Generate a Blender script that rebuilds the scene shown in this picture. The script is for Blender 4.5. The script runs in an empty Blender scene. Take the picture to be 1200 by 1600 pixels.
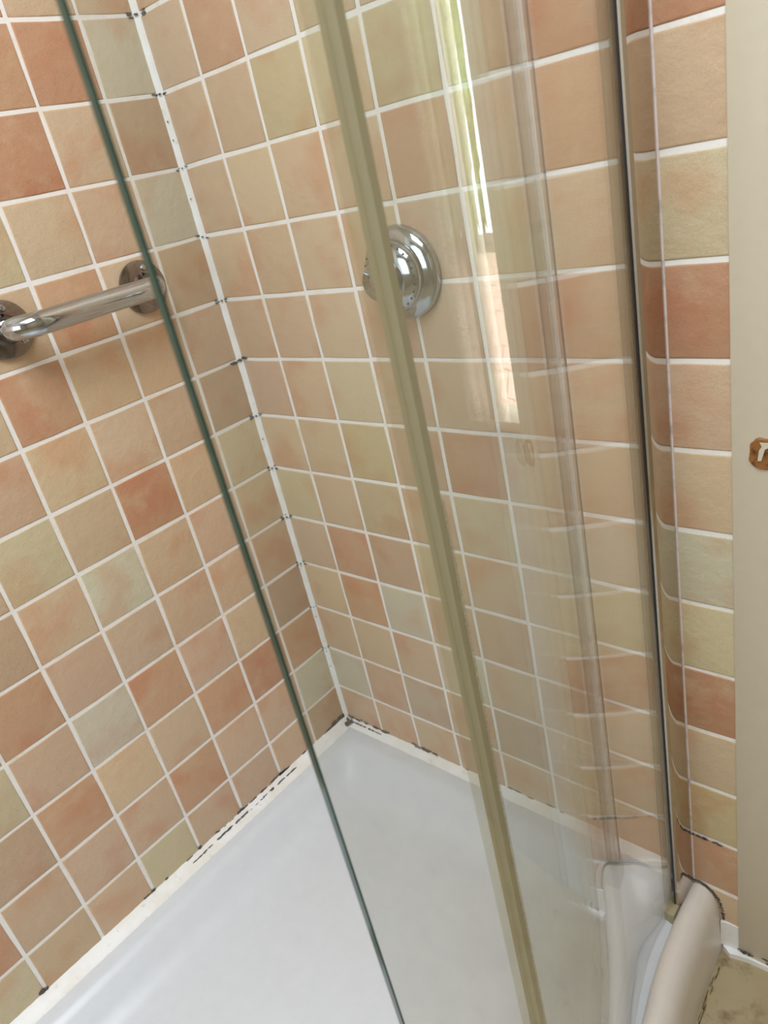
import bpy, bmesh, math, random
from mathutils import Matrix, Vector
random.seed(7)
scene = bpy.context.scene
COL = scene.collection
U = 0.1                      # one tile pitch in metres
Z0 = 14.25                   # room floor lies 14.25 pitches under the uppermost joint
def W(x, y, z): return Vector((x*U, y*U, (z+Z0)*U))

# ------------------------------------------------------------------ camera
F_PX = 1165.25
RGT = Vector((0.7402729, 0.6391144, -0.2086355))
DWN = Vector((0.1381962, -0.4483555, -0.8831077))
FWD = Vector((-0.6579497, 0.6249080, -0.4202286))
CP = (10.45556, -7.48246, -2.49088)
cam_d = bpy.data.cameras.new('camera'); cam = bpy.data.objects.new('camera', cam_d); COL.objects.link(cam)
M = Matrix.Identity(4)
for i in range(3):
    M[i][0] = RGT[i]; M[i][1] = -DWN[i]; M[i][2] = -FWD[i]
M.translation = W(*CP)
cam.matrix_world = M
cam_d.sensor_fit = 'VERTICAL'; cam_d.sensor_height = 36.0; cam_d.lens = 36.0*F_PX/1600.0
cam_d.clip_start = 0.02
cam_d.dof.use_dof = True; cam_d.dof.focus_distance = 0.95; cam_d.dof.aperture_fstop = 9.0
scene.camera = cam

# ------------------------------------------------------------------ world, lights, exposure
world = bpy.data.worlds.new('world'); scene.world = world; world.use_nodes = True
bg = world.node_tree.nodes['Background']
bg.inputs['Color'].default_value = (0.86, 0.93, 1.0, 1); bg.inputs['Strength'].default_value = 6.5
def area(name, loc, rot, sx, sy, power, col=(1, 1, 1)):
    d = bpy.data.lights.new(name, 'AREA'); d.shape = 'RECTANGLE'; d.size = sx; d.size_y = sy; d.energy = power; d.color = col
    o = bpy.data.objects.new(name, d); COL.objects.link(o); o.location = loc; o.rotation_euler = rot; return o
# assumed daylight: area light at the solid wall behind the camera, no window built
area('assumed_daylight', W(5.5, -23.6, 1.0), (math.radians(90), 0, 0), 1.0, 1.2, 8, (0.86, 0.935, 1.0))
# assumed ceiling lamp: unseen area light under the ceiling, no lamp built
area('assumed_ceiling_light', W(10.0, -9.5, 9.3), (0, 0, 0), 0.95, 0.95, 23, (0.87, 0.94, 1.0))
vs = scene.view_settings
vs.view_transform = 'Standard'; vs.look = 'None'; vs.gamma = 1.0; vs.use_curve_mapping = False; vs.exposure = 0.61
scene.cycles.max_bounces = 8; scene.cycles.diffuse_bounces = 3; scene.cycles.glossy_bounces = 6
scene.cycles.transparent_max_bounces = 20; scene.cycles.transmission_bounces = 4

# ------------------------------------------------------------------ materials
def lin(c):
    return tuple(((v/255)/12.92 if v/255 <= .04045 else ((v/255+.055)/1.055)**2.4) for v in c)
def L4(c): return lin(c)+(1.0,)
MATS = {}
def mat(name):
    m = bpy.data.materials.new(name); m.use_nodes = True; MATS[name] = m
    nt = m.node_tree; b = nt.nodes['Principled BSDF']
    return m, nt, b
def nd(nt, t, **kw):
    n = nt.nodes.new(t)
    for k, v in kw.items():
        if k in n.inputs.keys(): n.inputs[k].default_value = v
        else: setattr(n, k, v)
    return n
def noise(nt, scale, detail=3, rough=.5, vec=None):
    n = nd(nt, 'ShaderNodeTexNoise'); n.inputs['Scale'].default_value = scale; n.inputs['Detail'].default_value = detail; n.inputs['Roughness'].default_value = rough
    if vec is not None: nt.links.new(vec, n.inputs['Vector'])
    return n
def ramp(nt, fac, stops):
    r = nt.nodes.new('ShaderNodeValToRGB'); nt.links.new(fac, r.inputs[0])
    el = r.color_ramp.elements
    while len(el) > 1: el.remove(el[-1])
    el[0].position = stops[0][0]; el[0].color = stops[0][1]
    for p, c in stops[1:]:
        e = el.new(p); e.color = c
    return r
def mixc(nt, fac, a, b, mode='MIX'):
    n = nt.nodes.new('ShaderNodeMix'); n.data_type = 'RGBA'; n.blend_type = mode
    for v, idx in ((fac, 0), (a, 6), (b, 7)):
        if hasattr(v, 'is_linked') or hasattr(v, 'links'): nt.links.new(v, n.inputs[idx])
        else: n.inputs[idx].default_value = v
    return n.outputs[2]
def bump(nt, b, h, strength, dist=.002):
    n = nt.nodes.new('ShaderNodeBump'); n.inputs['Strength'].default_value = strength; n.inputs['Distance'].default_value = dist
    nt.links.new(h, n.inputs['Height']); nt.links.new(n.outputs[0], b.inputs['Normal'])
def gen(nt): return nt.nodes.new('ShaderNodeTexCoord').outputs['Object']
BW = lambda v: (v, v, v, 1)

def make_tile():
    m, nt, b = mat('glazed_tile')
    oi = nt.nodes.new('ShaderNodeObjectInfo')
    tc = gen(nt)
    ad = nd(nt, 'ShaderNodeVectorMath', operation='MULTIPLY_ADD')
    cmb = nt.nodes.new('ShaderNodeCombineXYZ')
    for i in range(3): nt.links.new(oi.outputs['Random'], cmb.inputs[i])
    nt.links.new(cmb.outputs[0], ad.inputs[0]); ad.inputs[1].default_value = (37, 53, 71); nt.links.new(tc, ad.inputs[2])
    v = ad.outputs[0]
    n1 = noise(nt, 13, 2, .5, v); n2 = noise(nt, 24, 3, .55, v); n3 = noise(nt, 900, 2, .5, v); n4 = noise(nt, 60, 4, .6, v)
    red = mixc(nt, 1.0, oi.outputs['Color'], (1.0, .83, .73, 1), 'MULTIPLY')
    pale = mixc(nt, 1.0, oi.outputs['Color'], (1.03, 1.06, 1.0, 1), 'MULTIPLY')
    r1 = ramp(nt, n1.outputs[0], [(.50, BW(0)), (.68, BW(.85))])
    c = mixc(nt, r1.outputs[0], pale, red)
    r2 = ramp(nt, n2.outputs[0], [(.55, BW(0)), (.75, BW(.35))])
    c = mixc(nt, r2.outputs[0], c, L4((214, 190, 160)))
    r3 = ramp(nt, n3.outputs[0], [(.3, BW(.90)), (.7, BW(1.05))])
    c = mixc(nt, 1.0, c, r3.outputs[0], 'MULTIPLY')
    nt.links.new(c, b.inputs['Base Color'])
    b.inputs['Roughness'].default_value = .38; b.inputs['Specular IOR Level'].default_value = .35
    s = nd(nt, 'ShaderNodeMath', operation='MULTIPLY_ADD'); nt.links.new(n4.outputs[0], s.inputs[0]); s.inputs[1].default_value = 1.0
    nt.links.new(n1.outputs[0], s.inputs[2])
    bump(nt, b, s.outputs[0], .35, .004)
    return m
TILE = make_tile()

def simple(name, rgb, rough=.5, metal=0., spec=.5, nscale=None, namt=.06, bscale=None, bamt=.2):
    m, nt, b = mat(name)
    b.inputs['Roughness'].default_value = rough; b.inputs['Metallic'].default_value = metal; b.inputs['Specular IOR Level'].default_value = spec
    if nscale:
        n = noise(nt, nscale, 4, .6, gen(nt)); r = ramp(nt, n.outputs[0], [(.3, BW(1-namt)), (.7, BW(1+namt*.6))])
        c = mixc(nt, 1.0, L4(rgb), r.outputs[0], 'MULTIPLY'); nt.links.new(c, b.inputs['Base Color'])
    else: b.inputs['Base Color'].default_value = L4(rgb)
    if bscale:
        n = noise(nt, bscale, 3, .6, gen(nt)); bump(nt, b, n.outputs[0], bamt, .001)
    return m
def stained(name, rgb, stain, lo, hi, scale, rough=.5, rgb2=None, detail=5):
    m, nt, b = mat(name)
    tc = gen(nt); n = noise(nt, scale, detail, .65, tc)
    r = ramp(nt, n.outputs[0], [(lo, BW(0)), (hi, BW(1))])
    base = L4(rgb)
    if rgb2:
        n2 = noise(nt, scale*.35, 3, .5, tc); r2 = ramp(nt, n2.outputs[0], [(.4, BW(0)), (.65, BW(1))]); base = mixc(nt, r2.outputs[0], L4(rgb), L4(rgb2))
    c = mixc(nt, r.outputs[0], base, L4(stain)); nt.links.new(c, b.inputs['Base Color'])
    b.inputs['Roughness'].default_value = rough
    nb = noise(nt, 140, 3, .6, tc); bump(nt, b, nb.outputs[0], .3, .001)
    return m
GROUT = stained('cream_grout', (246, 243, 240), (234, 222, 202), .52, .72, 16, .8)
SILI = stained('white_silicone', (246, 246, 246), (216, 213, 208), .60, .74, 70, .5, (240, 236, 230))
MOULD = simple('black_mould', (98, 88, 86), .9, nscale=300, namt=.4)
ACRY = simple('white_acrylic', (217, 221, 227), .27, spec=.45, nscale=40, namt=.025)
KERB = simple('cream_acrylic', (226, 218, 210), .3, spec=.4, nscale=60, namt=.03)
CHROME = simple('polished_chrome', (188, 194, 200), .09, 1.0)
CHROMED = simple('tarnished_chrome', (140, 132, 128), .14, 1.0, nscale=90, namt=.15)
ALU = simple('polished_aluminium', (196, 186, 176), .07, 1.0)
RUBBER = simple('dark_gasket', (38, 42, 46), .35)
PAINT = simple('white_gloss_paint', (212, 201, 180), .42, nscale=70, namt=.02, bscale=60, bamt=.25)
PAINTG = simple('grey_white_paint', (196, 194, 190), .45, nscale=20, namt=.03)
WALLP = simple('beige_wall_paint', (172, 158, 134), .8, nscale=8, namt=.03)
CEIL = simple('ceiling_paint', (236, 234, 228), .9)
WOOD = stained('bare_stained_wood', (150, 98, 48), (92, 50, 20), .45, .62, 140, .55)
VINYL = stained('dirty_beige_vinyl', (176, 160, 126), (120, 100, 68), .53, .75, 28, .5, (160, 142, 108))
SEALO = None
PAVER = simple('pink_paver', (214, 178, 158), .9, nscale=25, namt=.25)
SOIL = simple('joint_sand', (120, 96, 82), .95)
LEAF = stained('hedge_leaf', (120, 150, 62), (58, 92, 30), .45, .6, 9, .6, (176, 190, 110))
BEAD = stained('grey_sealant', (222, 210, 208), (178, 164, 160), .5, .7, 30, .5)
OLIVEBLK = simple('yellowed_plastic_block', (172, 160, 128), .4, nscale=60, namt=.1)

def glass_mat(name, tint, haze, hazecol, ior=1.5, streak=None, rough=0.0):
    """clear sheet: Fresnel reflection, straight transmission, a little limescale film"""
    m, nt, b = mat(name); nt.nodes.remove(b)
    out = [n for n in nt.nodes if n.type == 'OUTPUT_MATERIAL'][0]
    geo = nt.nodes.new('ShaderNodeNewGeometry')
    mr = nt.nodes.new('ShaderNodeMapRange'); mr.inputs['To Min'].default_value = ior; mr.inputs['To Max'].default_value = 1/ior
    nt.links.new(geo.outputs['Backfacing'], mr.inputs['Value'])
    fr = nt.nodes.new('ShaderNodeFresnel'); nt.links.new(mr.outputs[0], fr.inputs['IOR'])
    tr = nt.nodes.new('ShaderNodeBsdfTransparent'); tr.inputs['Color'].default_value = tint+(1,)
    gl = nt.nodes.new('ShaderNodeBsdfGlossy'); gl.inputs['Roughness'].default_value = rough; gl.inputs['Color'].default_value = (1, 1, 1, 1)
    mx = nt.nodes.new('ShaderNodeMixShader'); nt.links.new(fr.outputs[0], mx.inputs[0]); nt.links.new(tr.outputs[0], mx.inputs[1]); nt.links.new(gl.outputs[0], mx.inputs[2])
    d1 = nt.nodes.new('ShaderNodeBsdfDiffuse'); d1.inputs['Color'].default_value = L4(hazecol)
    d2 = nt.nodes.new('ShaderNodeBsdfTranslucent'); d2.inputs['Color'].default_value = L4(hazecol)
    df = nt.nodes.new('ShaderNodeMixShader'); df.inputs[0].default_value = .45; nt.links.new(d1.outputs[0], df.inputs[1]); nt.links.new(d2.outputs[0], df.inputs[2])
    mx2 = nt.nodes.new('ShaderNodeMixShader'); nt.links.new(mx.outputs[0], mx2.inputs[1]); nt.links.new(df.outputs[0], mx2.inputs[2])
    if streak:
        tc = gen(nt); mp = nt.nodes.new('ShaderNodeMapping'); mp.inputs['Scale'].default_value = (40, 40, 1.2); nt.links.new(tc, mp.inputs[0])
        n = noise(nt, 1.0, 5, .6, mp.outputs[0]); r = ramp(nt, n.outputs[0], [(.42, BW(haze*.4)), (.75, BW(haze*2.2))])
        nt.links.new(r.outputs[0], mx2.inputs[0])
    else: mx2.inputs[0].default_value = haze
    nt.links.new(mx2.outputs[0], out.inputs[0])
    return m
GLASS = glass_mat('shower_glass', (.938, .952, .950), .010, (200, 200, 190), ior=1.75, streak=True)
GLASS2 = glass_mat('door_glass', (.925, .937, .925), .012, (200, 198, 186), ior=1.32, streak=True)
PANE = glass_mat('window_pane', (.98, .99, .98), .0, (200, 200, 200))
REFLSTRIP = glass_mat('reflection_strip_plastic', (.96, .96, .93), .17, (178, 174, 160), 1.35, rough=.15)  # for the added strip that imitates the reflected wall channel
MILKSEAL = glass_mat('milky_plastic_seal', (.93, .93, .88), .30, (205, 196, 182), 1.3, rough=.2)
FIN = glass_mat('soft_seal_fin', (.97, .97, .93), .10, (190, 182, 158), 1.2, rough=.3)
OLIVE = glass_mat('yellowed_seal', (.80, .78, .66), .86, (204, 196, 166), 1.3, rough=.3)
def make_scale():
    m = glass_mat('limescale_crust', (.97, .97, .95), .5, (226, 220, 206), 1.2, rough=.4); nt = m.node_tree
    n = noise(nt, 420, 3, .7, gen(nt)); r = ramp(nt, n.outputs[0], [(.42, BW(.05)), (.62, BW(.85))])
    mx = [l.to_node for l in nt.links if l.to_node.type == 'MIX_SHADER' and [k for k in l.to_node.outputs[0].links if k.to_node.type == 'OUTPUT_MATERIAL']][0]
    nt.links.new(r.outputs[0], mx.inputs[0]); return m
SCALE = make_scale()
EDGE = simple('green_glass_edge', (12, 62, 54), .15, spec=.35)

# ------------------------------------------------------------------ helpers
def tag(o, label=None, cat=None, group=None, kind=None):
    if label: o['label'] = label
    if cat: o['category'] = cat
    if group: o['group'] = group
    if kind: o['kind'] = kind
    return o
def link(name, me, m, parent=None, smooth=False):
    if m is not None and not me.materials: me.materials.append(m)
    o = bpy.data.objects.new(name, me); COL.objects.link(o)
    if parent is not None:
        o.parent = parent; o.matrix_parent_inverse = parent.matrix_world.inverted()
    if smooth:
        for p in me.polygons: p.use_smooth = True
    return o
def mesh(name, verts, faces, m, parent=None, smooth=False, recalc=True):
    me = bpy.data.meshes.new(name); me.from_pydata([tuple(v) for v in verts], [], faces)
    if recalc:
        bm = bmesh.new(); bm.from_mesh(me); bmesh.ops.recalc_face_normals(bm, faces=bm.faces); bm.to_mesh(me); bm.free()
    me.update(); return link(name, me, m, parent, smooth)
def empty(name, loc):
    o = bpy.data.objects.new(name, None); COL.objects.link(o); o.location = loc; o.empty_display_size = .05
    bpy.context.view_layer.update(); return o
def auto_smooth(o, ang=35):
    me = o.data
    for p in me.polygons: p.use_smooth = True
    try: me.set_sharp_from_angle(angle=math.radians(ang))
    except Exception: pass
def box(name, a, b, m, parent=None, bev=0.0, seg=2):
    """box between two corners given in tile pitches"""
    a = W(*a); b = W(*b); lo = [min(a[i], b[i]) for i in range(3)]; hi = [max(a[i], b[i]) for i in range(3)]
    bm = bmesh.new(); bmesh.ops.create_cube(bm, size=1)
    for v in bm.verts: v.co = Vector([lo[i]+(v.co[i]+.5)*(hi[i]-lo[i]) for i in range(3)])
    if bev: bmesh.ops.bevel(bm, geom=list(bm.edges), offset=bev*U, segments=seg, affect='EDGES', profile=.5)
    me = bpy.data.meshes.new(name); bm.to_mesh(me); bm.free()
    o = link(name, me, m, parent)
    if bev: auto_smooth(o)
    return o
def extrude_plan(name, plan, z0, z1, m, parent=None, smooth=None):
    """closed plan polygon (pitches) pulled from z0 to z1"""
    n = len(plan); v = [W(x, y, z0) for x, y in plan]+[W(x, y, z1) for x, y in plan]
    f = [(i, (i+1) % n, n+(i+1) % n, n+i) for i in range(n)]+[tuple(range(n)), tuple(range(n, 2*n))]
    o = mesh(name, v, f, m, parent)
    if smooth: auto_smooth(o, smooth)
    return o
def lathe(name, prof, origin, axis, m, parent=None, n=40):
    """prof: (radius, height) in pitches, turned about axis from origin"""
    axis = Vector(axis).normalized(); t = Vector((0, 0, 1)) if abs(axis.z) < .9 else Vector((1, 0, 0))
    a = axis.cross(t).normalized(); b = axis.cross(a); o0 = Vector(origin); v = []; f = []
    for r, h in prof:
        for k in range(n):
            w = 2*math.pi*k/n; p = o0+axis*h+(a*math.cos(w)+b*math.sin(w))*r; v.append(W(*p))
    for i in range(len(prof)-1):
        for k in range(n): f.append((i*n+k, i*n+(k+1) % n, (i+1)*n+(k+1) % n, (i+1)*n+k))
    f.append(tuple(range(n))); f.append(tuple(range((len(prof)-1)*n, len(prof)*n)))
    o = mesh(name, v, f, m, parent); auto_smooth(o, 40); return o
def tube(name, path, r, m, parent=None, n=20):
    v = []; f = []; P = [Vector(p) for p in path]; up = Vector((0, 0, 1))
    for i, p in enumerate(P):
        d = (P[min(i+1, len(P)-1)]-P[max(i-1, 0)]).normalized(); a = d.cross(up)
        if a.length < 1e-4: a = Vector((1, 0, 0))
        a.normalize(); b = d.cross(a)
        for k in range(n):
            w = 2*math.pi*k/n; v.append(W(*(p+(a*math.cos(w)+b*math.sin(w))*r)))
    for i in range(len(P)-1):
        for k in range(n): f.append((i*n+k, i*n+(k+1) % n, (i+1)*n+(k+1) % n, (i+1)*n+k))
    f.append(tuple(range(n))); f.append(tuple(range((len(P)-1)*n, len(P)*n)))
    o = mesh(name, v, f, m, parent); auto_smooth(o, 50); return o

# ------------------------------------------------------------------ room shell
ZF, ZC = -14.25, 9.6
RIM = -12.95
tag(box('floor', (-.8, -25, ZF-.5), (22.8, .9, ZF), VINYL), 'dirty beige vinyl floor beside the shower tray', 'floor', kind='structure')
tag(box('ceiling', (-.8, -25, ZC), (22.8, .9, ZC+.6), CEIL), 'plain white ceiling over the bathroom', 'ceiling', kind='structure')
wl = tag(box('wall_left', (-.8, -24, ZF), (-.009, .009, ZC), GROUT), 'left shower wall of terracotta and beige square tiles', 'wall', kind='structure')
wb = tag(box('wall_back', (-.8, .009, ZF), (7.95, .8, ZC), GROUT), 'back shower wall of square tiles carrying the mixer valve', 'wall', kind='structure')
tag(box('wall_right', (22, -24, ZF), (22.8, .8, ZC), WALLP), 'painted wall of the room opposite the shower', 'wall', kind='structure')
tag(box('wall_front', (-.8, -24.8, ZF), (22.8, -24, ZC), WALLP), 'painted wall behind the viewer', 'wall', kind='structure')
tag(box('wall_far', (9.42, .1, ZF), (22, .8, ZC), WALLP), 'painted wall continuing past the door frame', 'wall', kind='structure')

# ------------------------------------------------------------------ wall tiles, one object each
def tile_mesh(seed):
    rnd = random.Random(seed); g = .027
    base = []
    for (x, y) in [(-.5, -.5), (0, -.5), (.5, -.5), (.5, 0), (.5, .5), (0, .5), (-.5, .5), (-.5, 0)]:
        sx = (x > 0)-(x < 0); sy = (y > 0)-(y < 0)
        base.append((x-sx*(g+rnd.uniform(-.006, .008)), y-sy*(g+rnd.uniform(-.006, .008))))
    rings = [(0, -.05), (0, -.008), (.010, -.002), (.025, 0)]
    v = []; f = []
    for ins, d in rings:
        for (x, y) in base: v.append((x*(1-2*ins)*U, y*(1-2*ins)*U, d*U))
    n = 8
    for i in range(3):
        for k in range(n): f.append((i*n+k, i*n+(k+1) % n, (i+1)*n+(k+1) % n, (i+1)*n+k))
    f.append(tuple(range(3*n, 4*n)))
    me = bpy.data.meshes.new('tile'); me.from_pydata(v, [], f); me.materials.append(TILE)
    for p in me.polygons: p.use_smooth = True
    me.update(); return me
TM = [tile_mesh(i) for i in range(7)]
PAL = {'R': (194, 148, 121), 'r': (201, 160, 131), 'T': (206, 176, 150), 'N': (209, 182, 156), 'B': (208, 190, 161), 'G': (208, 197, 178), 'P': (208, 176, 152), 'O': (200, 179, 146), 'K': (194, 164, 140), 'M': (192, 170, 150), 'Y': (213, 183, 155)}
# rows from the joint 0 downwards; columns counted from the corner
LMAP = {-1: 'NNrTNrT', 0: 'GRrTNrN', 1: 'KNRTrNT', 2: 'GPNBTrN', 3: 'KNrTNTr', 4: 'TTYrNTB', 5: 'KTNNPrT', 6: 'BTRNBTr', 7: 'NPTGNKT', 8: 'TPTNPrN', 9: 'KNPrGPBT', 10: 'rRrNYrKN', 11: 'GPPrPPTr', 12: 'KPPPBPTB'}
RMAP = {-1: 'NrNNTNrT', 0: 'NrNBNTrr', 1: 'PTOBOBrR', 2: 'TNTNrNrT', 3: 'YTNNNOTB', 4: 'PTNTNNTR', 5: 'PYBNNTYT', 6: 'NNOTrNTN', 7: 'BNONBNTG', 8: 'NrKBNTOB', 9: 'NrGNTNTR', 10: 'TNTGNTNN', 11: 'GPMPMNPO', 12: 'PPNPNPTr', 13: 'NNNNNNNN'}
def place_tiles(parent, left):
    ax = Matrix(((0, 0, 1, 0), (-1, 0, 0, 0), (0, -1, 0, 0), (0, 0, 0, 1))) if left else None
    ncol = 13 if left else 8
    c0 = .92 if left else 1.03
    k = 0
    for r in range(-9, 14):
        row = (LMAP if left else RMAP).get(r)
        top, bot = -r, -(r+1)
        for c in range(ncol):
            a = 0 if c == 0 else c0+c-1; b = c0+c
            if not left and c == 7: b = 7.98
            if left and r >= 13 and c < 11: continue
            if not left and r >= 13 and c < 7: continue
            zt, zb = top, bot
            if r == 13: zb = -14.22
            w, h = b-a, zt-zb; ca, cz = (a+b)/2, (zt+zb)/2
            o = bpy.data.objects.new('tile', TM[random.randrange(7)]); COL.objects.link(o)
            k += 1
            rz = random.choice((0, math.pi)); 
            if left:
                Rm = Matrix(((0, 0, 1), (-1, 0, 0), (0, 1, 0))); Rm = Matrix(((0, 0, 1), (1, 0, 0), (0, 1, 0)))
                loc = W(0, -ca, cz)
            else:
                Rm = Matrix(((1, 0, 0), (0, 0, -1), (0, 1, 0))); loc = W(ca, 0, cz)
            jit = Matrix.Rotation(random.uniform(-.004, .004), 3, 'X') @ Matrix.Rotation(random.uniform(-.004, .004), 3, 'Y') @ Matrix.Rotation(rz+random.uniform(-.006, .006), 3, 'Z')
            M4 = (Rm @ jit).to_4x4() @ Matrix.Diagonal((w, h, 1, 1)); M4.translation = loc
            o.parent = parent; o.matrix_parent_inverse = parent.matrix_world.inverted(); o.matrix_world = M4
            ch = row[c] if row and c < len(row) else random.choice('rTTNNNBPPGO')
            col = lin(PAL[ch]); j = random.uniform(.95, 1.05)
            o.color = (col[0]*j, col[1]*j*random.uniform(.98, 1.02), col[2]*j*random.uniform(.97, 1.03), 1)
bpy.context.view_layer.update()
place_tiles(wl, True); place_tiles(wb, False)

# ------------------------------------------------------------------ silicone and mould
def wobble_strip(name, pts, cross, m, parent=None, amp=.012, seed=1):
    """pts: path points with two outward axes; cross: list of (a,b) offsets"""
    rnd = random.Random(seed); v = []; f = []; n = len(cross)
    for (p, A, B) in pts:
        for (a, b) in cross:
            j = 1+rnd.uniform(-1, 1)*amp/.1
            q = Vector(p)+Vector(A)*a*j+Vector(B)*b*j; v.append(W(*q))
    for i in range(len(pts)-1):
        for k in range(n): f.append((i*n+k, i*n+(k+1) % n, (i+1)*n+(k+1) % n, (i+1)*n+k))
    f.append(tuple(range(n))); f.append(tuple(range((len(pts)-1)*n, len(pts)*n)))
    o = mesh(name, v, f, m, parent); auto_smooth(o, 60); return o
bead = [(-.02, -.02), (.075, -.005), (.055, .03), (.03, .055), (-.005, .075)]
seg = [((0, 0, RIM+.03+i*(ZC-RIM-.06)/150), (1, 0, 0), (0, -1, 0)) for i in range(151)]
t1 = tag(wobble_strip('trim_1', seg, bead, SILI, amp=.006), 'white silicone bead up the tiled corner', 'sealant', kind='structure')
tb = [(-.02, .17), (-.02, -.05), (.24, -.05), (.20, .012), (.10, .06), (.035, .12)]
segl = [((0, -.05-i*.075, RIM), (1, 0, 0), (0, 0, 1)) for i in range(135)]
t2 = tag(wobble_strip('trim_2', segl, tb, SILI, amp=.004, seed=3), 'mouldy white silicone between left wall and shower tray', 'sealant', kind='structure')
segr = [((.05+i*.075, 0, RIM), (0, -1, 0), (0, 0, 1)) for i in range(96)]
t3 = tag(wobble_strip('trim_3', segr, [(a*.7, b*.8) for a, b in tb], SILI, amp=.005, seed=4), 'mouldy white silicone between back wall and shower tray', 'sealant', kind='structure')
def blot_mesh(name, blots, parent, m=MOULD):
    """irregular flat stains lying on a surface: (centre, axisA, axisB, normal, ra, rb)"""
    rnd = random.Random(name); v = []; f = []
    for (p, A, B, N, ra, rb) in blots:
        p, A, B, N = Vector(p), Vector(A), Vector(B), Vector(N); i0 = len(v); n = 9
        for lay, sc in ((0, 1.0), (.012, .8)):
            for k in range(n):
                w = 2*math.pi*k/n; r = rnd.uniform(.55, 1.15)*sc; v.append(W(*(p+A*ra*r*math.cos(w)+B*rb*r*math.sin(w)+N*lay)))
        for k in range(n): f.append((i0+k, i0+(k+1) % n, i0+n+(k+1) % n, i0+n+k))
        f.append(tuple(range(i0+n, i0+2*n)))
    o = mesh(name, v, f, m, parent); o['kind'] = 'stuff'; o['label'] = 'black mould specks'; return o
rnd = random.Random(5)
bl = []
size = {0: 1.2, 1: .9, 2: .6, 3: .7, 4: .8, 5: 1.5, 6: .9, 7: .9, 8: .8, 9: .8, 10: .5, 11: .5}
for k, s in size.items():
    for j in range(3):
        dz = rnd.uniform(-.03, .03)
        bl.append(((.0, -.06-rnd.uniform(0, .09)*s, -k+dz), (0, 1, 0), (0, 0, 1), (1, 0, 0), .045*s, .014*s))
        bl.append(((.05+rnd.uniform(0, .11)*s, 0, -k-dz), (1, 0, 0), (0, 0, 1), (0, -1, 0), .05*s, .013*s))
    bl.append(((.055, -.055, -k), (.7, .7, 0), (0, 0, 1), (.7, -.7, 0), .03*s, .018*s))
for j in range(9):
    z = -rnd.uniform(1, 12); bl.append(((.05, -.06, z), (.7, .7, 0), (0, 0, 1), (.7, -.7, 0), .012, .012))
blot_mesh('mould_specks', bl, t1)
bl = []
for j in range(70):      # upper line of the left sealant, thickest between two and four tiles out
    y = -rnd.choice((rnd.uniform(.1, .6), rnd.uniform(1.6, 3.2), rnd.uniform(1.6, 3.2), rnd.uniform(1.2, 5.2)))
    bl.append(((.0, y, RIM+.15+rnd.uniform(-.03, .03)), (0, 1, 0), (0, 0, 1), (1, 0, 0), rnd.uniform(.03, .10), rnd.uniform(.008, .022)))
for j in range(46):
    y = -rnd.uniform(1.5, 4.2); bl.append(((.075, y, RIM+.08+rnd.uniform(-.015, .015)), (0, 1, 0), (-.6, 0, .8), (.8, 0, .6), rnd.uniform(.02, .10), rnd.uniform(.008, .02)))
for y in (-1.92, -2.92, -3.92, -4.92, -6.92):
    bl.append(((.0, y, RIM+.17), (0, 1, 0), (0, 0, 1), (1, 0, 0), .05, .035))
bl.append(((.0, -6.98, RIM+.19), (0, 1, 0), (0, 0, 1), (1, 0, 0), .07, .06))
blot_mesh('mould_specks', bl, t2)
bl = []
for j in range(60):
    x = rnd.choice((rnd.uniform(.05, .6), rnd.uniform(.05, .4), rnd.uniform(.8, 1.3), rnd.uniform(1.9, 2.5), rnd.uniform(3, 5.4)))
    bl.append(((x, 0, RIM+.13+rnd.uniform(-.03, .05)), (1, 0, 0), (0, 0, 1), (0, -1, 0), rnd.uniform(.03, .10), rnd.uniform(.008, .028)))
for j in range(26):
    x = rnd.uniform(.05, 1.0); bl.append(((x, -.05, RIM+.075), (1, 0, 0), (0, .6, .8), (0, -.8, .6), rnd.uniform(.02, .06), rnd.uniform(.01, .02)))
for j in range(22):
    bl.append(((rnd.uniform(.0, .22), -rnd.uniform(.0, .2), RIM+.05+rnd.uniform(0, .05)), (1, 0, 0), (0, 1, 0), (0, 0, 1), rnd.uniform(.03, .07), rnd.uniform(.02, .05)))
for j in range(26):
    a = rnd.uniform(0, .42); bl.append(((.0, -a, RIM+.13+rnd.uniform(0, .10)), (0, 1, 0), (0, 0, 1), (1, 0, 0), rnd.uniform(.02, .07), rnd.uniform(.02, .05)))
blot_mesh('mould_specks', bl, t3)

# ------------------------------------------------------------------ plan of the enclosure
KNOT = [0.0, 0.5, 0.9, 1.3, 1.7, 2.1, 2.5, 2.8, 3.2, 3.7, 4.3, 5.0, 6.5, 15.0]
HEAD = [-7.354, 0.29, 6.919, 12.654, 15.14, 17.189, 15.441, 13.665, 7.329, 3.991, -0.881, -6.565, -18.744, -90.0]
DS = .01; PATH = []                   # the glass leaves the wall channel, sways out, then curves round to the left
_x, _y, _k = 7.179, -.42, 0
for _i in range(1501):
    _s = _i*DS
    while _k < len(KNOT)-2 and _s > KNOT[_k+1]: _k += 1
    _h = math.radians(HEAD[_k]+(HEAD[_k+1]-HEAD[_k])*(_s-KNOT[_k])/(KNOT[_k+1]-KNOT[_k]))
    PATH.append((_x, _y, _h)); _x += math.sin(_h)*DS; _y -= math.cos(_h)*DS
SEND = 15.0
def fpath(s, off=0.0):
    """point at arc length s on the outer glass line, moved outwards by off"""
    f_ = max(0, min(1499.999, s/DS)); i_ = int(f_); w = f_-i_
    a, b = PATH[i_], PATH[i_+1]; x, y, h = [a[k]+(b[k]-a[k])*w for k in range(3)]
    return (x+math.cos(h)*off, y+math.sin(h)*off)
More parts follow.
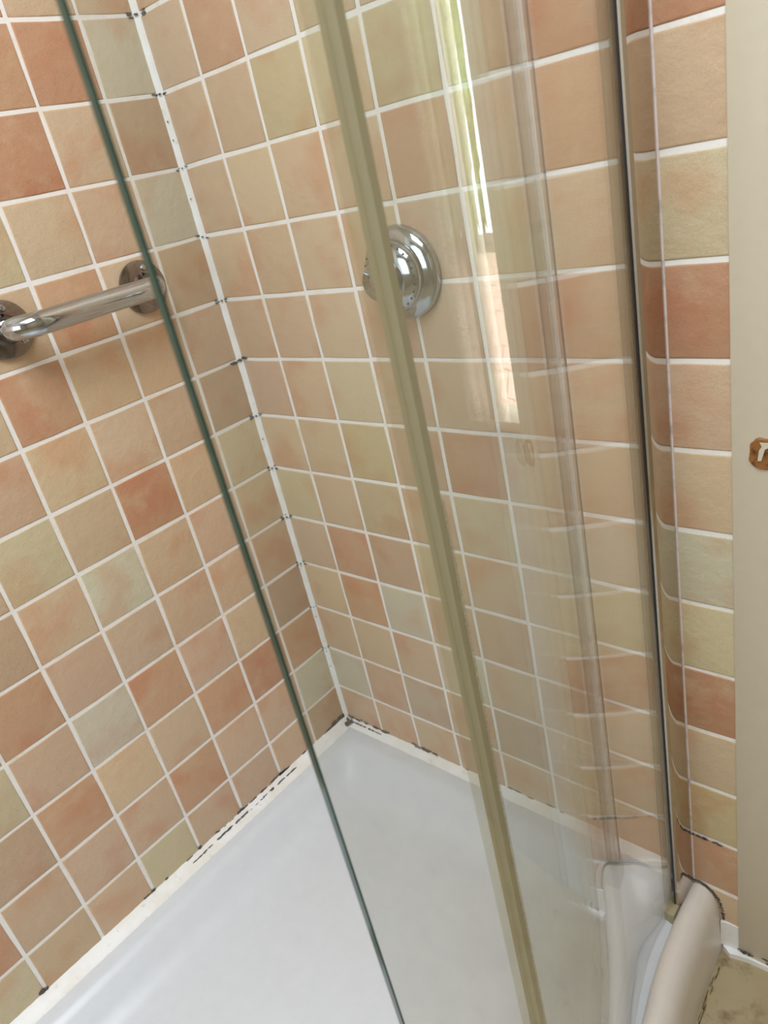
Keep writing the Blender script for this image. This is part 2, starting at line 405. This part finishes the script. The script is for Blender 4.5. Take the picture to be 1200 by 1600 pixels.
def find_s(off, az):
    lo, hi = .0, 8.0
    for _ in range(50):
        m_ = (lo+hi)/2; x, y = fpath(m_, off)
        if math.degrees(math.atan2(x-CP[0], y-CP[1])) > az: lo = m_
        else: hi = m_
    return lo
def sweep(name, s0, s1, offs, z0, z1, m, parent=None, ds=.12, z0f=None):
    """slab between two offsets along the enclosure line"""
    n = max(2, int((s1-s0)/ds)); S = [s0+(s1-s0)*i/n for i in range(n+1)]
    plan = [fpath(s, offs[1](s) if callable(offs[1]) else offs[1]) for s in S]+[fpath(s, offs[0](s) if callable(offs[0]) else offs[0]) for s in reversed(S)]
    o = extrude_plan(name, plan, z0, z1, m, parent, smooth=30); return o

# ------------------------------------------------------------------ shower tray
KIN = [(7.26, -.02), (7.27, -.35), (7.285, -.7), (7.32, -1.24), (7.38, -1.7), (7.47, -2.17)]
s = 2.3
while s < SEND: KIN.append(fpath(s, .06)); s += .25
ylow = KIN[-1][1]
xlow = KIN[-1][0]; KIN += [(xlow*(1-k/6)+.02*k/6, ylow) for k in range(1, 7)]
def seg_dist(p, a, b):
    ax, ay = a; bx, by = b; t = ((p[0]-ax)*(bx-ax)+(p[1]-ay)*(by-ay))/((bx-ax)**2+(by-ay)**2); t = max(0, min(1, t))
    return math.hypot(p[0]-ax-t*(bx-ax), p[1]-ay-t*(by-ay))
def inside(p):
    if p[0] < 0 or p[1] > 0: return False
    poly = [(0, 0)]+KIN+[(0, ylow)]; c = False; j = len(poly)-1
    for i in range(len(poly)):
        (xi, yi), (xj, yj) = poly[i], poly[j]
        if (yi > p[1]) != (yj > p[1]) and p[0] < (xj-xi)*(p[1]-yi)/(yj-yi)+xi: c = not c
        j = i
    return c
def dists(p):
    dk = min(seg_dist(p, KIN[i], KIN[i+1]) for i in range(len(KIN)-1))
    return p[0], -p[1], dk
def sdf(p, k):
    if not inside(p): return -1
    d = dists(p)
    if k <= 0: return min(d)
    return -k*math.log(sum(math.exp(-v/k) for v in d))
def make_tray():
    root = tag(empty('shower_tray', W(3.6, -4.6, ZF)), 'white curved-front shower tray in the tiled corner', 'shower tray')
    c = (3.4, -4.8); N = 150
    prof = [(0, 0, 0), (.18, 0, .0), (.36, -.005, .02), (.44, -.03, .05), (.56, -.12, .09), (.74, -.30, .13), (.90, -.43, .17), (1.08, -.52, .2), (1.35, -.56, .22), (2.0, -.575, .22), (2.8, -.58, .22)]
    v = []; f = []
    for (d, dz, k) in prof:
        for i in range(N):
            w = 2*math.pi*i/N; ux, uy = math.cos(w), math.sin(w); lo, hi = 0.0, 14.0
            for _ in range(34):
                mid = (lo+hi)/2
                if sdf((c[0]+ux*mid, c[1]+uy*mid), k) > d: lo = mid
                else: hi = mid
            p = (c[0]+ux*lo, c[1]+uy*lo); dx, dy, dk = dists(p)
            wk = 1/(1+math.exp(max(-30, min(30, (dk-min(dx, dy))/.12)))); wk *= max(0, 1-d/1.1)
            v.append(W(p[0], p[1], RIM+dz-.42*wk))
    for i in range(len(prof)-1):
        for k in range(N): f.append((i*N+k, i*N+(k+1) % N, (i+1)*N+(k+1) % N, (i+1)*N+k))
    f.append(tuple(range((len(prof)-1)*N, len(prof)*N)))
    o = mesh('basin', v, f, ACRY, root, smooth=True, recalc=False)
    bm = bmesh.new(); bm.from_mesh(o.data); bmesh.ops.recalc_face_normals(bm, faces=bm.faces)
    if sum(q.normal.z for q in bm.faces) < 0: bmesh.ops.reverse_faces(bm, faces=bm.faces)
    bm.to_mesh(o.data); bm.free()
    # kerb swept along the open front
    cr = [(-.05, -13.6), (-.03, -13.22), (.0, -13.13), (.05, -13.06), (.13, -13.03), (.22, -13.05), (.31, -13.13), (.37, -13.26), (.405, -13.45), (.44, -14.24), (.2, -14.24)]
    v = []; f = []; n = len(cr)
    for i, p in enumerate(KIN):
        a = KIN[max(i-1, 0)]; b = KIN[min(i+1, len(KIN)-1)]; t = Vector((b[0]-a[0], b[1]-a[1])).normalized(); nx, ny = -t.y, t.x
        if i == 0: nx, ny = 1, 0
        if i == len(KIN)-1: nx, ny = 0, -1
        for (o_, z) in cr: v.append(W(p[0]+nx*o_, p[1]+ny*o_, z))
    for i in range(len(KIN)-1):
        for k in range(n): f.append((i*n+k, i*n+(k+1) % n, (i+1)*n+(k+1) % n, (i+1)*n+k))
    f.append(tuple(range(n))); f.append(tuple(range((len(KIN)-1)*n, len(KIN)*n)))
    k = mesh('kerb', v, f, KERB, root); auto_smooth(k, 40); k['label'] = 'rounded cream kerb'
    # waste outlet in the middle of the floor
    zf = RIM-.58
    w = lathe('waste_cover', [(.0, .10), (.30, .10), (.40, .07), (.45, .02), (.45, -.0)], (3.0, -6.9, zf), (0, 0, 1), CHROME, root, 32)
    return root
make_tray()
# white filler between kerb, wall and floor
tag(extrude_plan('trim_4', [(7.68, .02), (7.95, .02), (8.34, .0), (8.6, .0), (8.6, -.05), (8.34, -.055), (8.1, -.07), (7.95, -.10), (7.84, -.13), (7.72, -.05)], ZF+.001, ZF+.10, SILI), 'white silicone fillet between kerb and door frame', 'sealant', kind='structure')
tag(extrude_plan('trim_5', [(7.69, .02), (7.95, .02), (7.95, -.014), (7.8, -.02), (7.69, -.05)], ZF+.11, ZF+.62, SILI), 'smeared white silicone low on the back wall', 'sealant', kind='structure')

bl = []
arc = [(7.24, -13.03), (7.33, -13.0), (7.42, -13.0), (7.50, -13.04), (7.58, -13.10), (7.65, -13.2), (7.69, -13.34), (7.715, -13.5), (7.72, -13.62)]
for k in range(len(arc)-1):
    for j in range(3):
        w = (j+.5)/3; bl.append(((arc[k][0]*(1-w)+arc[k+1][0]*w, 0, arc[k][1]*(1-w)+arc[k+1][1]*w), (1, 0, 0), (0, 0, 1), (0, -1, 0), rnd.uniform(.02, .04), rnd.uniform(.012, .03)))
for j in range(12): bl.append(((7.3+rnd.uniform(0, .4), 0, -12.03-rnd.uniform(-.02, .02)), (1, 0, 0), (0, 0, 1), (0, -1, 0), rnd.uniform(.02, .07), rnd.uniform(.006, .014)))
for j in range(10): bl.append(((7.915, -.001, -13.55-rnd.uniform(0, .55)), (1, 0, 0), (0, 0, 1), (0, -1, 0), .012, rnd.uniform(.03, .08)))
blot_mesh('mould_specks', bl, wb)
bl = []
for j in range(11): bl.append(((7.93+rnd.uniform(0, .5), -.031, ZF+.14+rnd.uniform(-.03, .09)), (1, 0, 0), (0, 0, 1), (0, -1, 0), rnd.uniform(.02, .07), rnd.uniform(.006, .022)))
POSTBL = bl
bl = []                                  # dirt gathered on the vinyl along the foot of the kerb
for i_ in range(1, 9):
    a_, b_ = KIN[i_], KIN[i_+1]
    for j in range(9):
        w = (j+rnd.random())/9; bl.append(((a_[0]*(1-w)+b_[0]*w+.46+rnd.uniform(0, .06), a_[1]*(1-w)+b_[1]*w, ZF), (b_[0]-a_[0], b_[1]-a_[1], 0), (a_[1]-b_[1], b_[0]-a_[0], 0), (0, 0, 1), rnd.uniform(.1, .3), rnd.uniform(.01, .035)))
d_ = blot_mesh('floor_dirt', bl, bpy.data.objects['floor'], simple('brown_dirt', (136, 114, 82), .9, nscale=200, namt=.3)); d_['label'] = 'brown dirt along the kerb'

# ------------------------------------------------------------------ aluminium wall channel
ZT = 5.5
root = tag(empty('wall_channel', W(7.2, -.2, RIM-.3)), 'upright polished aluminium channel on the back wall', 'channel')
ch = [(7.30, 0), (7.292, -.10), (7.285, -.24), (7.28, -.36), (7.262, -.42), (7.235, -.445), (7.205, -.445), (7.20, -.38), (7.205, -.10), (7.10, -.10), (7.09, -.28), (7.075, -.30), (7.05, -.28), (7.05, 0)]
o = extrude_plan('channel', ch, -13.12, ZT, ALU, root, smooth=25)
extrude_plan('gasket', [(7.2, -.36), (7.205, -.452), (7.184, -.457), (7.184, -.36)], -13.12, ZT, RUBBER, root)
extrude_plan('clear_seal', [(7.117, -.36), (7.11, -.53), (7.06, -.52), (7.095, -.36)], -13.12, ZT, MILKSEAL, root)
extrude_plan('bead', [(7.30, 0), (7.318, 0), (7.310, -.008), (7.298, -.010)], -13.05, ZT, BEAD, root)
b = box('end_block', (7.10, -.28, -13.40), (7.25, -.64, -13.13), OLIVEBLK, root, bev=.02); b['label'] = 'yellowed plastic end block'

# ------------------------------------------------------------------ curved glass
SD = find_s(0, -58.5)
root = tag(empty('glass_panel', W(7.4, -2.5, -13.3)), 'outer curved clear glass panel with dark green free edge', 'shower screen')
sweep('glass', 0.0, SD-.013, (-.06, 0), -13.22, ZT, GLASS, root)
e = sweep('glass_edge', SD-.0125, SD, (-.062, .002), -13.22, ZT, EDGE, root, ds=.02); e['label'] = 'dark green ground glass edge'

# inner sliding door, a hand's breadth of overlap behind the outer panel
OFF = -.20
SB = find_s(OFF+.03, -41.5); SC = find_s(OFF-.09, -43.3)
root = tag(empty('sliding_door', W(7.0, -2.8, -13.2)), 'inner sliding glass door edged with a yellowed seal strip', 'shower door')
sweep('glass', find_s(OFF, -30.5), SB+.01, (OFF-.06, OFF), -13.12, ZT, GLASS2, root)
q = sweep('leading_seal', SB, SC, (OFF-.09, OFF+.03), -13.1, ZT, OLIVE, root, ds=.03); q['label'] = 'yellowed translucent seal strip'
lk = sweep('limescale', SB-.022, SB-.002, (OFF+.0, OFF+.034), -13.1, -4.5, SCALE, root, ds=.01); lk['label'] = 'grainy white limescale'
SA = find_s(OFF+.05, -30.1); SE = find_s(OFF-.08, -31.3)  # added strip with ribs and cap, imitating the wall channel's reflection in the glass
q = sweep('channel_reflection', SA, max(SE, SA+.1), (OFF-.09, OFF+.05), -10.95, ZT, REFLSTRIP, root, ds=.04); q['label'] = 'added clear strip imitating the wall channel reflection'
RIB = simple('reflection_rib', (92, 88, 80), .3)  # dark lines of the imitated channel reflection
for s_, of in ((SA-.012, .051), (SA+.02, .055), (max(SE, SA+.1), -.08)): sweep('reflection_rib', s_, s_+.010, (OFF+of-.008, OFF+of), -10.95, ZT, RIB, root, ds=.01)
sweep('reflection_end', SA-.03, SA+.2, (OFF-.11, OFF+.07), -11.25, -10.9, REFLSTRIP, root, ds=.05)  # added cap, imitating the reflected end block of the channel
sweep('seal_fin', SC+.001, SC+.16, (OFF-.05, OFF-.035), -13.1, ZT, FIN, root, ds=.03)

# ------------------------------------------------------------------ grab bar
root = tag(empty('grab_bar', W(0, -2.4, -3.45)), 'chrome grab bar on round flanges on the left tiled wall', 'grab bar')
YA, YB, ZB, ST, RB = -3.50, -1.33, -3.45, .55, .155
pts = [(.02, YA, ZB), (.12, YA, ZB), (.25, YA, ZB)]
rc = .28
for k in range(9):
    a = math.pi/2*k/8; pts.append((ST-rc+rc*math.sin(a), YA+rc-rc*math.cos(a), ZB))
for k in range(1, 8): pts.append((ST, YA+rc+(YB-YA-2*rc)*k/8, ZB))
for k in range(9):
    a = math.pi/2*k/8; pts.append((ST-rc+rc*math.cos(a), YB-rc+rc*math.sin(a), ZB))
pts += [(.25, YB, ZB), (.12, YB, ZB), (.02, YB, ZB)]
tube('bar', pts, RB, CHROME, root, 24)
for y in (YA, YB):
    fl = lathe('flange', [(.37, 0), (.385, .02), (.38, .05), (.33, .075), (.20, .09), (.165, .14), (.16, .2)], (.0, y, ZB), (1, 0, 0), CHROMED, root, 40)
    for a in (75, 195, 315):
        w = math.radians(a); lathe('screw', [(.0, .035), (.035, .032), (.048, .015), (.05, 0)], (.075, y+.275*math.cos(w), ZB+.275*math.sin(w)), (1, 0, 0), CHROME, fl, 14)

# ------------------------------------------------------------------ mixer valve
MX, MZ = 3.97, -3.84
root = tag(empty('mixer_valve', W(MX, 0, MZ)), 'round chrome mixer valve on the back wall behind glass', 'shower valve')
lathe('cover_plate', [(.57, .0), (.59, .03), (.585, .08), (.555, .13), (.50, .16), (.45, .18), (.44, .20)], (MX, 0, MZ), (0, -1, 0), CHROME, root, 56)
dr = lathe('dial_ring', [(.43, 0), (.445, .04), (.425, .10), (.37, .15), (.29, .17), (.27, .18)], (MX, -.18, MZ), (0, -1, 0), CHROME, root, 56)
for k in range(18):
    a = math.radians(-70+k*14); r0 = .40
    lathe('dial_mark', [(.0, .012), (.014, .01), (.016, 0)], (MX+r0*math.cos(a), -.305, MZ+r0*math.sin(a)), (0, -1, 0), RUBBER, dr, 6)
kn = lathe('knob', [(.24, 0), (.25, .03), (.24, .18), (.21, .23), (.14, .25), (.05, .26), (.0, .26)], (MX, -.35, MZ), (0, -1, 0), CHROME, root, 40)

# ------------------------------------------------------------------ door frame with the light beside it
dr1 = tag(empty('door_1', W(8.3, .2, ZF)), 'white painted door frame post with a bare wood lock recess', 'door frame', kind='structure')
box('post', (7.93, -.03, ZF+.002), (8.58, .75, ZC-.01), PAINT, dr1, bev=.02)
box('door_stop', (8.585, .05, ZF+.11), (8.72, .3, -10.8), PAINT, dr1, bev=.02)
# lock recess: irregular bare wood patch with the painted keep left in it
pv = []; rnd = random.Random(11); n = 26
for lay, sc in ((.0, 1.0), (.02, .95)):
    for k in range(n):
        a = 2*math.pi*k/n; ca, sa = math.cos(a), math.sin(a)
        x = 8.32+.215*math.copysign(abs(ca)**.7, ca)*sc*(1+rnd.uniform(-.05, .05)); z = -5.95+.175*math.copysign(abs(sa)**.6, sa)*sc*(1+rnd.uniform(-.06, .06))
        pv.append(W(x, -.031-lay, z))
pf = [(k, (k+1) % n, n+(k+1) % n, n+k) for k in range(n)]+[tuple(range(n, 2*n))]
lr = mesh('lock_recess', pv, pf, WOOD, dr1); lr['label'] = 'bare brown wood patch'
kv = [(8.20, -6.02), (8.215, -5.90), (8.24, -5.86), (8.22, -5.82), (8.32, -5.82), (8.32, -5.86), (8.27, -5.89), (8.235, -6.02)]
nk = len(kv); mesh('lock_keep', [W(x, -.052, z) for x, z in kv]+[W(x, -.066, z) for x, z in kv], [(i, (i+1) % nk, nk+(i+1) % nk, nk+i) for i in range(nk)]+[tuple(range(nk, 2*nk))], PAINT, lr)
blot_mesh('mould_specks', POSTBL, dr1)
w1 = tag(empty('window_1', W(8.9, .3, -5.7)), 'tall narrow glazed light beyond the door frame post', 'window', kind='structure')
box('lower_panel', (8.58, .16, ZF+.002), (9.42, .7, -5.74), PAINTG, w1)
box('sill', (8.58, .05, -5.74), (9.42, .7, -5.62), PAINT, w1, bev=.02)
box('jamb', (9.16, .06, -5.62), (9.42, .7, ZC-.01), PAINT, w1, bev=.02)
box('pane', (8.58, .36, -5.62), (9.16, .40, ZC-.01), PANE, w1)

# ------------------------------------------------------------------ garden seen by way of the glass
gr = tag(box('patio', (2, 1.2, ZF-1.2), (70, 100, ZF-.75), SOIL), 'paved ground outside the window', 'ground', kind='structure')
pm = None
for i in range(7):
    for j in range(13):
        x0, y0 = 8.4+i*4.1+(2 if j % 2 else 0), 12+j*5.2
        if pm is None:
            bm = bmesh.new(); bmesh.ops.create_cube(bm, size=1)
            for v_ in bm.verts: v_.co = Vector((v_.co.x*3.9*U, v_.co.y*5.0*U, v_.co.z*.2*U))
            pm = bpy.data.meshes.new('paver'); bm.to_mesh(pm); bm.free(); pm.materials.append(PAVER)
        o = bpy.data.objects.new('paver', pm); COL.objects.link(o); o.parent = gr; o.location = W(x0+2, y0+2.5, ZF-.68+random.uniform(-.03, .03)); o.rotation_euler.z = random.uniform(-.01, .01)
def hedge(name, x, y, w, h, label):
    rnd = random.Random(int(x*10)); bm = bmesh.new(); bmesh.ops.create_icosphere(bm, subdivisions=4, radius=1)
    for v_ in bm.verts:
        d = 1+.22*math.sin(v_.co.x*9+x)*math.sin(v_.co.y*8)*math.sin(v_.co.z*11+y)+rnd.uniform(-.09, .09)
        v_.co = Vector((v_.co.x*w*U*d, v_.co.y*w*.6*U*d, v_.co.z*h*U*d))
    me = bpy.data.meshes.new('foliage'); bm.to_mesh(me); bm.free()
    r = tag(empty(name, W(x, y, ZF-.7)), label, 'hedge', 'garden hedge bushes')
    o = link('foliage', me, LEAF, r); o.location = (0, 0, 0); o.matrix_parent_inverse = Matrix.Identity(4); o.location = (0, 0, h*U*.9)
    trunk = lathe('stem', [(1.0, 0), (.8, 6)], (x, y, ZF-.7), (0, 0, 1), SOIL, r, 8)
for (x, y, w, h, lb) in ((20, 86, 9, 20, 'green garden bush beyond the paving, nearest the window post'), (43, 88, 9, 22, 'green garden bush in the middle of the hedge'), (66, 84, 9, 18, 'green garden bush farthest along the hedge')):
    hedge('garden_bush', x, y, w, h, lb)
